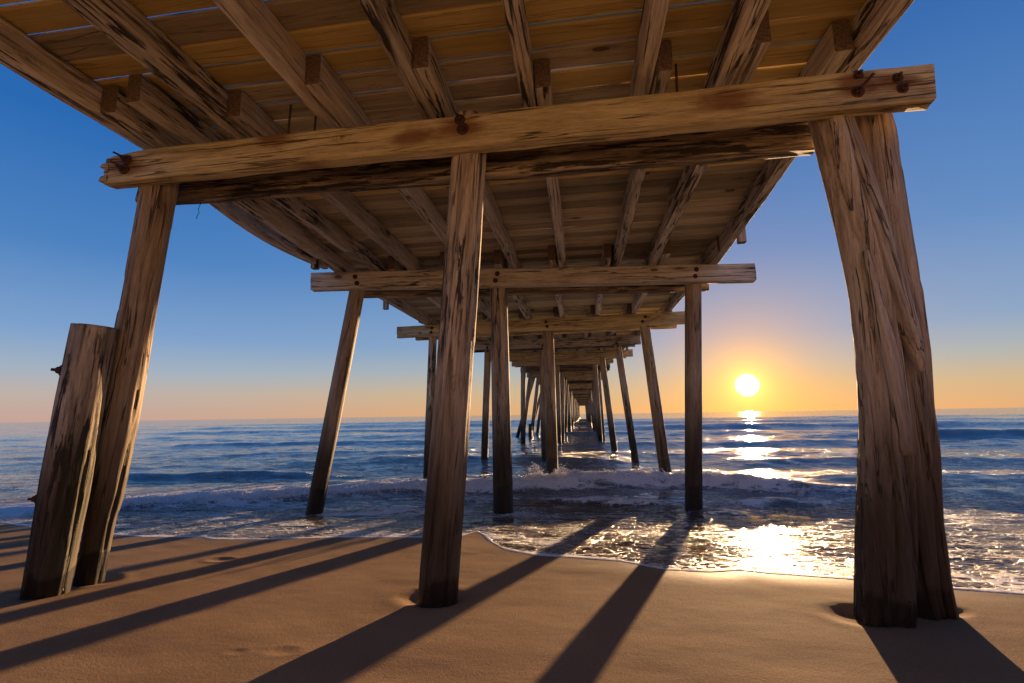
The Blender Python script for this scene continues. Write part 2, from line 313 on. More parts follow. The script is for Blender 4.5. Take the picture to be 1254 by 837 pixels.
# ------------------------------------------------------------------ sea
CREST = np.array([(-40, 7.0), (-20, 7.6), (-12, 8.9), (-10.4, 9.75), (-7.9, 10.7), (-5.9, 11.7), (-3.75, 12.6), (-1.8, 12.7), (0, 13.4), (2, 14.0), (3.6, 13.4), (5.0, 12.6), (8, 12.8), (14, 13.4), (30, 12)])
CAMP = np.array([(-40, .1), (-14, .12), (-10, .15), (-4, .19), (-1.8, .27), (0.5, .33), (3.2, .33), (4.4, .26), (6, .16), (10, .10), (40, .08)])
CFOAM = np.array([(-40, .7), (-12, .95), (-4, 1.05), (-2.6, 1.1), (-1.9, 1.2), (2.5, 1.2), (4.2, 1.0), (5.2, .25), (7, .0), (40, 0)])
def bump_wave(s, front, back): return np.where(s < 0, np.exp(-(s / front) ** 2), np.exp(-(s / back) ** 2))
def sea_state(x, y, dx):
    lvl = -1.93
    yc = np.interp(x, CREST[:, 0], CREST[:, 1]) + 0.35 * fbm(x * 0.8, 1.7, seed=21, oct=3)
    s = y - yc; A = np.interp(x, CAMP[:, 0], CAMP[:, 1])
    z = A * bump_wave(s, 0.42, 1.5)
    cf = np.interp(x, CFOAM[:, 0], CFOAM[:, 1])
    front = np.where(s < 0, np.exp(-(s / 0.42) ** 2), np.exp(-(s / 0.28) ** 2))
    foam = cf * front * (0.75 + 0.7 * fbm(x * 2.5, y * 3.0, seed=31))
    lump = cf * np.where(s < 0, np.exp(-(s / 0.6) ** 2), np.exp(-(s / 0.35) ** 2))
    fade = np.clip(1 - dx / 0.12, 0, 1)
    z = z + fade * lump * (0.20 * fbm(x * 2.6, y * 3.4, seed=41, oct=4) + 0.13 * (0.35 - np.abs(fbm(x * 6, y * 7, seed=43, oct=3)) * 2))
    foam = foam + 0.34 * cf * np.where(s > 0, np.exp(-(s / 2.2) ** 2), 0) + 0.15 * cf * np.where(s < 0, np.exp(-(s / 1.2) ** 2), 0)
    # small wash running in front of the breaker
    for cx, cyy, hw, amp, slope in ((0.6, 11.2, 1.5, .09, -.15), (3.6, 11.0, 1.3, .10, .25), (-6.0, 9.0, 3.0, .035, .2), (-3.0, 9.8, 2.0, .04, .1)):
        ss = y - (cyy + slope * (x - cx) + 0.3 * fbm(x * 1.3, cyy, seed=51, oct=3)); env = np.exp(-((x - cx) / hw) ** 2)
        z = z + amp * env * bump_wave(ss, 0.16, 0.6)
        foam = foam + 0.5 * (amp / .09) * env * np.where(ss < 0, np.exp(-(ss / .22) ** 2), np.exp(-(ss / .1) ** 2)) * (1 + fbm(x * 4, y * 4, seed=53))
    # unbroken swells further out
    for cx, cyy, hw, amp, fr, bk, slope in ((-13, 15.6, 4.5, .20, .5, 1.4, .08), (10.5, 14.9, 5.5, .17, .7, 1.6, .02), (27, 36.5, 9, .62, 1.2, 3.2, -.2), (-20, 34, 11, .20, 1.0, 3.0, .2),
            (9, 31, 11, .24, 1.2, 3.0, .05), (-4, 21, 7, .16, .8, 2.2, .05), (14, 20.5, 7, .20, .8, 2.2, -.05), (-9, 26, 8, .14, 1, 2.5, .1), (-3, 47, 26, .26, 1.6, 4, .03), (30, 62, 30, .55, 2, 5, 0.0), (-38, 64, 26, .3, 2, 5, 0.05), (0, 92, 90, .5, 3, 7, 0), (10, 135, 120, .5, 4, 9, 0)):
        ss = y - (cyy + slope * (x - cx) + 0.8 * fbm(x * 0.35, cyy, seed=61, oct=3)); env = np.exp(-((x - cx) / hw) ** 4)
        z = z + amp * env * bump_wave(ss, fr, bk) - 0.25 * amp * env * bump_wave(ss + fr * 2.2, fr, fr)
        if amp > .6: foam = foam + 0.5 * env * np.exp(-((ss - .3) / .4) ** 2) * (0.6 + 1.5 * fbm(x * 1.2, y, seed=63))
    # wind chop
    rr = np.random.default_rng(5)
    deep = np.clip((y - edge_y(x) - 0.3) / 5.0, 0.0, 1.0)
    patch = 0.75 + 0.9 * fbm(x * 0.25, y * 0.25, seed=71, oct=2)
    for i in range(64):
        lam = 0.28 * 1.068 ** i; th = math.radians(90 + 38 * rr.normal()); k = 2 * math.pi / lam; ph = rr.uniform(0, 6.28)
        amp = 0.0040 * lam ** 0.72
        ok = np.clip(lam / (2.6 * dx) - 1, 0, 1)
        wob = 0.8 * np.sin(k * 0.21 * (x * math.sin(th) - y * math.cos(th)) + ph * 3)
        z = z + ok * amp * (0.30 + 0.70 * deep) * patch * np.sin(k * (x * math.cos(th) + y * math.sin(th)) + ph + wob)
    # foam lace left over the inner water
    d = y - edge_y(x)
    foam = foam + 0.11 * np.exp(-(d / 1.0) ** 2) + 0.06 * np.exp(-((d - 2.5) / 3.0) ** 2) + 0.08 + np.interp(x, [-6, -2, 0, 3, 6], [.13, .10, .04, .04, .12]) * np.clip(1 - (y - 9) / 7, 0, 1) * np.clip(.7 + 1.5 * fbm(x * .6, y * 1.1, seed=93), 0, 1.5) + 0.16 * np.exp(-((d - 0.2) / 0.6) ** 2) * np.clip((x - 0.5) / 2, 0, 1) + 0.16 * np.exp(-((y - 18) / 9) ** 2) * np.clip(1.2 * fbm(x * .4, y * .5, seed=91) + .6, 0, 1)
    foam = foam * np.where(y > 30, np.exp(-(y - 30) / 25), 1)
    return lvl + z, foam
ry = [4.2]
while ry[-1] < 32000:
    yv = ry[-1]
    ry.append(yv + (0.022 + 0.0045 * max(yv - 6, 0) if yv < 40 else (yv - 40) * 0.03 + 0.175))
ry = np.array(ry)
u = np.linspace(-1, 1, 760); tt = np.sign(u) * (0.55 * np.abs(u) + 1.75 * np.abs(u) ** 3.2 + 14.0 * np.abs(u) ** 14)
Yg = np.repeat(ry[:, None], len(tt), 1); Xg = tt[None, :] * (Yg + 3.0) - 0.10 * Yg * 0
dxg = np.maximum(np.gradient(Xg, axis=1), np.gradient(Yg, axis=0))
Zs, Fo = sea_state(Xg, Yg, dxg)
Sz = sand_z(Xg, Yg); D = Yg - edge_y(Xg)
film = 0.002 + 0.014 * (1 - np.exp(-np.maximum(D, 0) / 0.40)) + 0.006 * fbm(Xg * 2.5, Yg * 5, seed=81, oct=4) * np.clip(D / .5, 0, 1)
rim = np.where(D > 0, np.exp(-(D / 0.10) ** 2), 0.0)
film = film + 0.010 * fbm(Xg * 6, Yg * 10, seed=82, oct=3) * np.clip(D / .5, 0, 1) + 0.0012 * rim * (0.7 + fbm(Xg * 14, Yg * 14, seed=83))
filmz = Sz + np.maximum(film, 0.003)
kk = 0.03; hh = np.clip(0.5 + 0.5 * (Zs - filmz) / kk, 0, 1); Zw = filmz * (1 - hh) + Zs * hh + kk * hh * (1 - hh)
Zw = np.where(D < 0, Sz - np.minimum(0.05, -D * 0.2) , Zw)
depth = np.clip(Zw - Sz, 0, 3)
Fo = np.maximum(Fo, 1.25 * rim * (0.8 + 0.5 * fbm(Xg * 9, Yg * 9, seed=85)))
sea_me = grid_mesh('sea', Xg, Yg, Zw, {'depth': depth, 'foam': np.clip(Fo, 0, 1.3)})
m, t, b = principled('sea_water')
pos = t.n('ShaderNodeNewGeometry').outputs['Position']
dp = t.n('ShaderNodeAttribute', attribute_name='depth').outputs['Fac']; fo = t.n('ShaderNodeAttribute', attribute_name='foam').outputs['Fac']
body = t.ramp(t.mapr(dp, 0.0, 1.2, 0, 1, False), [(0.0, (0.12, 0.08, 0.05)), (0.06, (0.09, 0.066, 0.046)), (0.25, (0.14, 0.15, 0.15)), (1.0, (0.20, 0.245, 0.265))])
warp = t.n('ShaderNodeTexNoise'); t.set(warp.inputs['Vector'], pos); warp.inputs['Scale'].default_value = 2.2; warp.inputs['Detail'].default_value = 3
pw = t.vmath('ADD', t.vmath('MULTIPLY', pos, (0.75, 1.6, 1.0)), t.vmath('MULTIPLY', warp.outputs['Color'], (0.6, 0.6, 0.0)))
vo = t.n('ShaderNodeTexVoronoi', feature='DISTANCE_TO_EDGE'); t.set(vo.inputs['Vector'], pw); vo.inputs['Scale'].default_value = 2.6
vo2 = t.n('ShaderNodeTexVoronoi', feature='DISTANCE_TO_EDGE'); t.set(vo2.inputs['Vector'], pw); vo2.inputs['Scale'].default_value = 9.0
cell = t.math('MINIMUM', t.math('MULTIPLY', vo.outputs['Distance'], 1.0), t.math('MULTIPLY', vo2.outputs['Distance'], 1.6))
pat = t.noise(t.vmath('MULTIPLY', pos, (0.5, 1.3, 1.0)), 1.1, 5, 0.6)
fl = t.math('MULTIPLY', fo, t.mapr(pat, 0.32, 0.68, 0.25, 1.6))
mask = t.mapr(t.math('SUBTRACT', t.math('MULTIPLY', fl, 0.36), cell), -0.01, 0.10, 0.0, 1.0)
fine = t.noise(pos, 22, 4, 0.65)
mask = t.math('MULTIPLY', mask, t.mapr(t.math('ADD', fine, t.math('MULTIPLY', fl, 0.42)), 0.48, 0.68), clamp=True)
mask = t.math('MAXIMUM', mask, t.mapr(t.math('ADD', fo, t.math('MULTIPLY', t.math('SUBTRACT', fine, 0.5), 1.1)), 0.50, 0.82))
t.set(b.inputs['Base Color'], t.mix(mask, body, (0.82, 0.80, 0.78)))
t.set(b.inputs['Subsurface Weight'], t.math('MULTIPLY', mask, 0.7)); b.inputs['Subsurface Radius'].default_value = (1.0, 0.8, 0.6); b.inputs['Subsurface Scale'].default_value = 0.12
t.set(b.inputs['Roughness'], t.mapr(mask, 0, 1, 0.07, 0.75)); b.inputs['IOR'].default_value = 1.33
t.set(b.inputs['Specular IOR Level'], t.mapr(dp, 0.02, 0.16, 0.14, 0.75))
cd_ = t.n('ShaderNodeCameraData').outputs['View Distance'] if False else None
def slopes(scale, stretch, detail, amp):
    nd = t.n('ShaderNodeTexNoise'); t.set(nd.inputs['Vector'], t.vmath('MULTIPLY', pos, stretch)); nd.inputs['Scale'].default_value = scale
    nd.inputs['Detail'].default_value = detail; nd.inputs['Roughness'].default_value = 0.6; nd.inputs['Distortion'].default_value = 0.4
    return t.vmath('MULTIPLY', t.vmath('SUBTRACT', nd.outputs['Color'], (0.5, 0.5, 0.5)), amp)
shal = t.math('MULTIPLY', t.mapr(dp, 0.03, 0.15, 3.9, 1.0), t.mapr(t.sep(pos)[1], 25, 120, 1.0, 1.5))
sl1 = slopes(4.2, (0.5, 1.3, 1.0), 5, (0.13, 0.48, 0)); sl2 = slopes(0.7, (0.35, 1.2, 1.0), 3, (0.06, 0.28, 0)); sl3 = slopes(15.0, (0.6, 1.3, 1.0), 3, (0.08, 0.24, 0))
sc_ = t.n('ShaderNodeVectorMath', operation='SCALE'); t.set(sc_.inputs[0], t.vmath('ADD', t.vmath('ADD', sl1, sl2), sl3)); t.set(sc_.inputs[3], shal)
nrm = t.vmath('NORMALIZE', t.vmath('ADD', t.n('ShaderNodeNewGeometry').outputs['Normal'], sc_.outputs[0]))
lump = t.noise(pos, 7.5, 4, 0.6)
bn = t.bump(t.math('MULTIPLY', mask, t.math('ADD', t.math('ADD', fine, 0.5), t.math('MULTIPLY', lump, 1.6))), 0.9, 0.045, nrm)
t.set(b.inputs['Normal'], bn)
M_SEA = m
sea = link_mesh('sea', sea_me, M_SEA); sea['kind'] = 'structure'

# ------------------------------------------------------------------ timber builders
def pile_mesh(name, axis, radii, seed, n=40, m=48, sq=0.0, rough=0.05, grooves=7, gdepth=0.10, twist=0.0, erode=None, chip=0.0):
    """one log: axis = list of local points (x along the length), radii per point"""
    axis = np.array(axis, float); radii = np.array(radii, float)
    L = np.concatenate([[0], np.cumsum(np.linalg.norm(np.diff(axis, axis=0), axis=1))]); s = np.linspace(0, L[-1], m)
    A = np.stack([np.interp(s, L, axis[:, k]) for k in range(3)], 1); Rr = np.interp(s, L, radii)
    if len(L) > 2:
        ker = np.array([1, 2, 3, 2, 1]) / 9
        for k in range(3):
            p = np.pad(A[:, k], 2, mode='edge'); sm = np.convolve(p, ker, 'valid'); sm[0], sm[-1] = A[0, k], A[-1, k]; A[:, k] = sm
        p = np.pad(Rr, 2, mode='edge'); Rr = np.convolve(p, ker, 'valid')
    rg = np.random.default_rng(seed); th = np.linspace(0, 2 * math.pi, n, endpoint=False)
    T, S = np.meshgrid(th, s); Ta = T + twist * S
    r = 1 + rough * 1.6 * fbm(np.cos(Ta) * 1.3 + 9, np.sin(Ta) * 1.3 + 9, S * 0.45, seed, 3) + rough * 0.9 * fbm(np.cos(Ta) * 6 + 9, np.sin(Ta) * 6 + 9, S * 0.7, seed + 5, 3) + (rough * 0.8 * fbm(np.cos(Ta) * 13 + 19, np.sin(Ta) * 13 + 19, S * 1.6, seed + 7, 3) if n >= 50 else 0)
    if sq: r = r * (np.abs(np.cos(Ta)) ** (2 + sq * 4) + np.abs(np.sin(Ta)) ** (2 + sq * 4)) ** (-1 / (2 + sq * 4))
    for g in range(grooves):
        a0 = rg.uniform(0, 6.28); s0 = rg.uniform(0, L[-1]); hl = rg.uniform(0.25, 0.9) * L[-1] * 0.5; wd = rg.uniform(0.05, 0.11)
        aa = a0 + 0.12 * fbm(S * 0.8, g, seed=seed + 50, oct=2) * 3
        da = np.angle(np.exp(1j * (Ta - aa)))
        r = r - gdepth * rg.uniform(0.5, 1.0) * np.exp(-(da / wd) ** 2) * np.clip(1 - np.abs(S - s0) / hl, 0, 1) ** 0.5
    if chip:   # flakes broken off the surface
        q = fbm(np.cos(Ta) * 4 + 5, np.sin(Ta) * 4 + 5, S * 0.9, seed + 90, 4)
        r = r - chip * np.clip((q - 0.09) / 0.03, 0, 1)
    if erode: r = r * erode(T, S / L[-1])
    V = []
    tang = np.gradient(A, axis=0); tang /= np.linalg.norm(tang, axis=1)[:, None]
    for i in range(m):
        x = tang[i]; y = np.cross([0, 0, 1.0], x); y /= np.linalg.norm(y); z = np.cross(x, y)
        V.append(A[i] + (r[i] * Rr[i])[:, None] * (np.cos(th)[:, None] * y + np.sin(th)[:, None] * z))
    V = np.concatenate(V); F = []
    for i in range(m - 1):
        for j in range(n):
            a, b_ = i * n + j, i * n + (j + 1) % n
            F.append((a, b_, b_ + n, a + n))
    c0, c1 = len(V), len(V) + 1
    V = np.concatenate([V, [A[0]], [A[-1] + tang[-1] * 0.0]])
    for j in range(n):
        F.append((c0, (j + 1) % n, j)); o = (m - 1) * n; F.append((c1, o + j, o + (j + 1) % n))
    me = mesh(name, V, F, True)
    sm = np.ones(len(F), bool); sm[-2 * n:] = False; me.polygons.foreach_set('use_smooth', sm)
    return me
def up_axis(p0, p1):
    """frame for a pile: local X upward along it"""
    return frame(p0, p1, up=(0, -1, 0))
def pile(p_top, p_base, r_top, r_base, seed, parent, mat, n=28, m=30, label=None, mid=None, name='piling', **kw):
    p_top, p_base = Vector(p_top), Vector(p_base); M = up_axis(p_base, p_top); inv = M.inverted()
    pts = [p_base] + [Vector(q[:3]) for q in (mid or [])] + [p_top]; rad = [r_base] + [q[3] for q in (mid or [])] + [r_top]
    o = link_mesh(name, pile_mesh(name, [inv @ p for p in pts], rad, seed, n, m, **kw), mat, M, parent)
    if label: o['label'] = label
    return o
def beam_mesh(name, L, w, h, seed, nl=24, bev=0.018, rough=0.010, sag=0.0, jag0=0.0, jag1=0.0, notch0=None):
    """rectangular timber, x from 0 to L, y in +-w/2, z from 0 to h; worn arrises, wavy faces, rough ends"""
    ring = []
    def corner(cx, cz, a0):
        for k in range(3):
            a = a0 + k * math.pi / 4; ring.append((cx + bev * math.cos(a), cz + bev * math.sin(a)))
    corner(w / 2 - bev, bev, -math.pi / 2); ring.append((w / 2, h * .5)); corner(w / 2 - bev, h - bev, 0); ring.append((0, h)); corner(-w / 2 + bev, h - bev, math.pi / 2); ring.append((-w / 2, h * .5)); corner(-w / 2 + bev, bev, math.pi); ring.append((0, 0))
    ring = np.array(ring); n = len(ring); xs = np.linspace(0, L, nl)
    V = np.zeros((nl, n, 3)); V[:, :, 0] = xs[:, None]; V[:, :, 1] = ring[None, :, 0]; V[:, :, 2] = ring[None, :, 1]
    if rough:
        for k in (1, 2): V[:, :, k] += rough * 2 * fbm(V[:, :, 0] * 2.2 + 30, ring[None, :, 0] * 9 + 50 + k * 7, ring[None, :, 1] * 9, seed, 3)
        V[:, :, 1] += rough * 2.5 * fbm(xs * 0.5 + 8, k, seed=seed + 9, oct=2)[:, None]
    V[:, :, 2] -= (sag * 4 * (xs / L) * (1 - xs / L))[:, None]
    rg = np.random.default_rng(seed + 3)
    V[0, :, 0] += jag0 * rg.uniform(0, 1, n); V[-1, :, 0] -= jag1 * rg.uniform(0, 1, n)
    if notch0:   # broken end: upper part torn away over a length
        ln, dz = notch0; f = np.clip(1 - V[:, :, 0] / ln, 0, 1) ** .6; top = ring[None, :, 1] / h
        V[:, :, 2] -= dz * f * top * (0.8 + 0.9 * fbm(V[:, :, 0] * 14, ring[None, :, 0] * 22, seed=seed, oct=2)); V[0, :, 0] += 0.09 * (top[0] > .5) * rg.uniform(0.2, 1, n)
    V = V.reshape(-1, 3); F = []
    for i in range(nl - 1):
        for j in range(n):
            a, b_ = i * n + j, i * n + (j + 1) % n; F.append((a, b_, b_ + n, a + n))
    V = np.concatenate([V, [V[:n].mean(0)], [V[(nl - 1) * n:nl * n].mean(0)]]); c0 = len(V) - 2; c1 = c0 + 1
    for j in range(n): F.append((c0, (j + 1) % n, j)); o = (nl - 1) * n; F.append((c1, o + j, o + (j + 1) % n))
    me = mesh(name, V, F); mi = np.zeros(len(F), np.int32); mi[-2 * n:] = 1; me.polygons.foreach_set('material_index', mi)
    return me
def beam(name, p0, p1, w, h, seed, mat, parent, label=None, **kw):
    """p0,p1: bottom centre line"""
    M = frame(p0, p1); L = (Vector(p1) - Vector(p0)).length
    o = link_mesh(name, beam_mesh(name, L, w, h, seed, **kw), mat, M, parent); o.data.materials.append(M_END)
    if label: o['label'] = label
    return o
def bolt_mesh():
    bm = bmesh.new()
    bmesh.ops.create_cone(bm, cap_ends=True, segments=16, radius1=0.055, radius2=0.050, depth=0.016, matrix=Matrix.Translation((0, 0, 0.008)))
    bmesh.ops.create_cone(bm, cap_ends=True, segments=6, radius1=0.034, radius2=0.030, depth=0.034, matrix=Matrix.Translation((0, 0, 0.032)))
    bmesh.ops.create_cone(bm, cap_ends=True, segments=8, radius1=0.014, radius2=0.013, depth=0.05, matrix=Matrix.Translation((0, 0, 0.062)))
    me = bpy.data.meshes.new('bolt'); bm.to_mesh(me); bm.free(); me.materials.append(M_RUST); return me
BOLT = bolt_mesh()
def bolt(parent, p, s=1.0, d=(0, -1, 0), rot=0.0):
    d = Vector(d).normalized(); M = Matrix.Translation(p) @ d.to_track_quat('Z', 'Y').to_matrix().to_4x4() @ Matrix.Rotation(rot, 4, 'Z') @ Matrix.Scale(s, 4)
    return link_mesh('bolt', BOLT, None, M, parent)
def rod(name, p0, p1, r, parent, mat, label=None, bend=0.0):
    p0, p1 = Vector(p0), Vector(p1); M = up_axis(p0, p1); L = (p1 - p0).length
    pts = [(L * k / 6, bend * math.sin(k * 1.9) * L, bend * math.cos(k * 2.3) * L - bend * L) for k in range(7)]
    V = []; F = []; n = 6
    for p in pts:
        for j in range(n): V.append((p[0], p[1] + r * math.cos(j * math.pi / 3), p[2] + r * math.sin(j * math.pi / 3)))
    for i in range(6):
        for j in range(n): a, b_ = i * n + j, i * n + (j + 1) % n; F.append((a, b_, b_ + n, a + n))
    F += [tuple(range(n))[::-1], tuple(range(6 * n, 7 * n))]
    o = link_mesh(name, mesh(name, V, F, True), mat, M, parent)
    if label: o['label'] = label
    return o

# ------------------------------------------------------------------ the pier
pier = empty('wooden_pier', PIER_AT, 'long weathered timber fishing pier on leaning pilings running out over the surf', 'pier')
BENT = [4.39, 9.75, 15.25, 20.4, 25.6, 30.9]
while BENT[-1] < 196: BENT.append(BENT[-1] + 5.3)
ZC, HC, ZJ, HJ = 2.60, 0.37, 2.975, 0.30
ZD = ZJ + HJ + 0.003
def rise(y): return float(np.interp(y, [15.2, 20.4, 25.6, 30.9, 36.2, 60, 200], [0, .17, .28, .48, .54, .62, .7]))
def edges(y):
    ys = [-9, 4.4, 9.6, 15, 20.4, 25.6, 31, 300]
    return np.interp(y, ys, [-4.73, -4.76, -5.06, -5.15, -4.85, -4.6, -4.45, -4.45]), np.interp(y, ys, [2.54, 2.56, 2.78, 2.78, 2.35, 2.2, 2.0, 2.0])

# bent 1
cap1 = beam('cap_beam', (-4.96, 4.20, 2.485), (3.0, 4.19, 2.515), 0.16, 0.335, 101, M_CAP1, pier, 'golden brown front cross beam with a broken left end', nl=70, rough=0.012, bev=0.02, notch0=(0.36, 0.05), jag1=0.04, jag0=.05)
capb1 = beam('cap_beam', (-5.06, 4.72, 2.50), (2.30, 4.72, 2.46), 0.18, 0.36, 102, M_CAPB, pier, 'dark tarred rear cross beam of the first row', nl=60, rough=0.014, bev=0.03, jag0=.03)
pile((-4.49, 4.40, 2.86), (-5.09, 4.57, -1.95), 0.165, 0.118, 201, pier, M_PILE, 64, 100, 'left piling of the first row behind the sawn off stump', mid=[(-4.49 - .6 * q, 4.40 + .17 * q, 2.86 - 4.81 * q, r_) for q, r_ in ((.80, .130), (.768, .160), (.70, .168), (.60, .176), (.316, .164))], gdepth=.10, rough=.07, chip=.08, grooves=12)
pile((-1.01, 4.39, 2.95), (-1.35, 4.39, -1.95), 0.171, 0.174, 202, pier, M_PILE_C, 64, 90, 'flaking centre piling of the first row', mid=[(-1.19, 4.39, .22, .171)], gdepth=.07, rough=.055, grooves=14, chip=.05)
r1 = pile((2.27, 4.38, 2.86), (2.20, 4.38, -2.0), 0.155, 0.174, 203, pier, M_POST, 72, 110, 'thick split grey front half of the right piling', mid=[(2.24, 4.38, -1.64, .174), (2.34, 4.38, -.82, .182), (2.42, 4.38, 0.0, .168), (2.44, 4.38, .48, .158), (2.44, 4.38, 1.0, .15), (2.41, 4.38, 1.45, .148), (2.35, 4.38, 2.06, .15), (2.30, 4.38, 2.57, .155)],
          sq=.4, gdepth=.24, rough=.085, grooves=18, twist=.22, chip=.14)
pile((2.34, 4.29, 2.58), (2.70, 4.31, .30), 0.07, 0.02, 204, r1, M_POST, 32, 60, name='split_strip', mid=[(2.67, 4.30, .47, .055), (2.61, 4.28, .72, .08), (2.53, 4.27, 1.2, .085), (2.45, 4.28, 1.87, .08)], sq=.3, gdepth=.25, rough=.12, grooves=6, chip=.2)
pile((2.36, 4.225, 1.30), (2.46, 4.23, -.35), 0.02, 0.05, 206, r1, M_POST, 20, 40, name='split_strip', mid=[(2.42, 4.215, .5, .055)], sq=.3, gdepth=.2, rough=.10, grooves=4)
pile((2.66, 4.62, 2.86), (2.66, 4.62, -2.0), 0.225, 0.23, 205, pier, M_PILE, 64, 100, 'rear half of the right piling swelling towards its foot', mid=[(2.66, 4.62, -1.67, .228), (2.65, 4.62, -1.38, .215), (2.66, 4.62, -.87, .208), (2.70, 4.62, -.33, .212), (2.70, 4.62, -.03, .208), (2.73, 4.62, .48, .215), (2.73, 4.62, 1.15, .215), (2.72, 4.62, 1.63, .218), (2.71, 4.62, 2.51, .222)], gdepth=.18, rough=.09, chip=.10, grooves=16)
for bx, bz, s in ((2.40, 2.80, 1.0), (2.39, 2.655, 1.05), (2.70, 2.74, .95), (2.73, 2.645, .95), (-4.66, 2.715, 1.0), (-4.68, 2.61, 1.0), (-1.03, 2.68, 1.15), (-1.06, 2.78, 1.0)):
    bolt(cap1, (bx, 4.115, bz), s, (random.uniform(-.1, .1), -1, random.uniform(-.1, .1)), random.random())
rod('bolt_end', (2.39, 4.09, 2.655), (2.47, 4.0, 2.74), .012, cap1, M_RUST); rod('bolt_end', (-4.68, 4.10, 2.63), (-4.77, 4.04, 2.67), .010, cap1, M_RUST); rod('bolt_end', (-4.66, 4.10, 2.73), (-4.74, 4.03, 2.765), .010, cap1, M_RUST)
for k, (dy, z0, ln, wd) in enumerate(((-.05, 2.50, .030, .08), (.03, 2.505, .01, .09), (.045, 2.59, .02, .08), (-.04, 2.59, .0, .09), (.0, 2.68, .015, .08), (-.055, 2.66, .035, .06))):
    x0, xe = -4.88, -4.955 - ln; y0_, y1_ = 4.20 + dy - wd / 2, 4.20 + dy + wd / 2; a, b_ = random.uniform(0, .05), random.uniform(0, .05)
    v = [(x0, y0_, z0), (x0, y1_, z0), (x0, y1_, z0 + wd * .8), (x0, y0_, z0 + wd * .8), (xe + a, y0_, z0 + .005), (xe, y1_, z0 + .01), (xe + b_, y1_ - .01, z0 + wd * .6), (xe + .02, y0_ + .01, z0 + wd * .7)]
    link_mesh('splinter', mesh('splinter', v, [(0, 3, 2, 1), (4, 5, 6, 7), (0, 1, 5, 4), (1, 2, 6, 5), (2, 3, 7, 6), (3, 0, 4, 7)]), M_CAP1, None, cap1)

def cap_pair(i, yL, yR, xL, xR, xLb, xRb, seed, lab=(None, None), z=ZC, sep=.30, detail=30):
    def yy(x, o): return yL + (yR - yL) * (x - xL) / (xR - xL) + o
    f = beam('cap_beam', (xL, yy(xL, -sep), z), (xR, yy(xR, -sep), z), .19, HC, seed, M_CAP if i == 3 else M_JOIST, pier, lab[0], nl=detail, rough=.010, jag0=.02, jag1=.02)
    b_ = beam('cap_beam', (xLb, yy(xLb, sep), z - .01), (xRb, yy(xRb, sep), z - .01), .19, HC, seed + 1, M_CAP if i % 2 else M_CAPB, pier, lab[1], nl=detail, rough=.010)
    return f, yy
f2, y2 = cap_pair(2, 9.35, 10.45, -5.47, 3.54, -4.75, 2.75, 111, ('second cross beam seen from the front, skewed to the shore', None))
f3, y3 = cap_pair(3, 15.55, 15.0, -6.05, 3.12, -5.6, 2.95, 113)
f4, y4 = cap_pair(4, 20.5, 20.3, -5.1, 2.42, -4.8, 2.25, 115, z=ZC + .17)
PILES = {2: [((-4.52, 9.25, 2.63), (-5.34, 9.25, -2.0), .155, .165), ((-1.67, 9.75, 2.66), (-1.62, 9.75, -2.05), .178, .20), ((2.37, 10.2, 2.6), (2.05, 10.2, -2.05), .162, .165)],
         3: [((-4.87, 15.4, 2.64), (-5.02, 15.4, -2.2), .135, .14), ((-1.01, 15.2, 2.7), (-1.0, 15.2, -2.2), .168, .187), ((1.92, 14.9, 2.63), (2.33, 14.9, -2.2), .15, .172)],
         4: [((-3.98, 20.4, 2.77), (-4.2, 20.4, -2.6), .145, .155), ((-1.62, 20.5, 2.77), (-1.64, 20.5, -2.6), .15, .15), ((1.50, 20.4, 2.8), (2.07, 20.4, -2.6), .136, .15)],
         5: [((-4.0, 25.6, 2.88), (-4.35, 25.6, -2.9), .16, .16), ((-1.6, 25.6, 2.9), (-1.66, 25.6, -2.9), .16, .16), ((1.06, 25.6, 2.9), (1.58, 25.4, -2.9), .14, .17)],
         6: [((-3.72, 30.9, 3.1), (-3.98, 32.0, -3.1), .16, .17), ((-1.55, 30.9, 3.1), (-1.6, 31.5, -3.1), .15, .17), ((.83, 30.9, 3.1), (1.06, 32.4, -3.1), .15, .17)]}
for bi, pl in PILES.items():
    fcap, fy = {2: (f2, y2), 3: (f3, y3), 4: (f4, y4), 5: (None, None), 6: (None, None)}[bi]
    for k, (pt, pb, rt, rb) in enumerate(pl):
        o = pile(Vector(pt) + Vector((0, 0, .30)) if k == 1 or bi == 2 else Vector(pt) + Vector((0, 0, .25)), pb, rt, rb, 300 + bi * 10 + k, pier, M_PILE if (bi + k) % 3 else M_PILE_C, 36 if bi < 4 else 20, 50 if bi < 4 else 26, gdepth=.06, rough=.04, chip=.03)
        if bi == 3 and k == 2:   # board spiked to the side of this pile
            beam('side_board', (2.02, 14.74, 1.15), (1.83, 14.74, 2.62), .05, .14, 377, M_CAP, o, nl=8)
        if fcap:
            for dz in (.12, .26): bolt(fcap, (pt[0] + random.uniform(-.06, .06), fy(pt[0], -.30) - .097, ZC + dz), .95, (0, -1, 0), random.random())
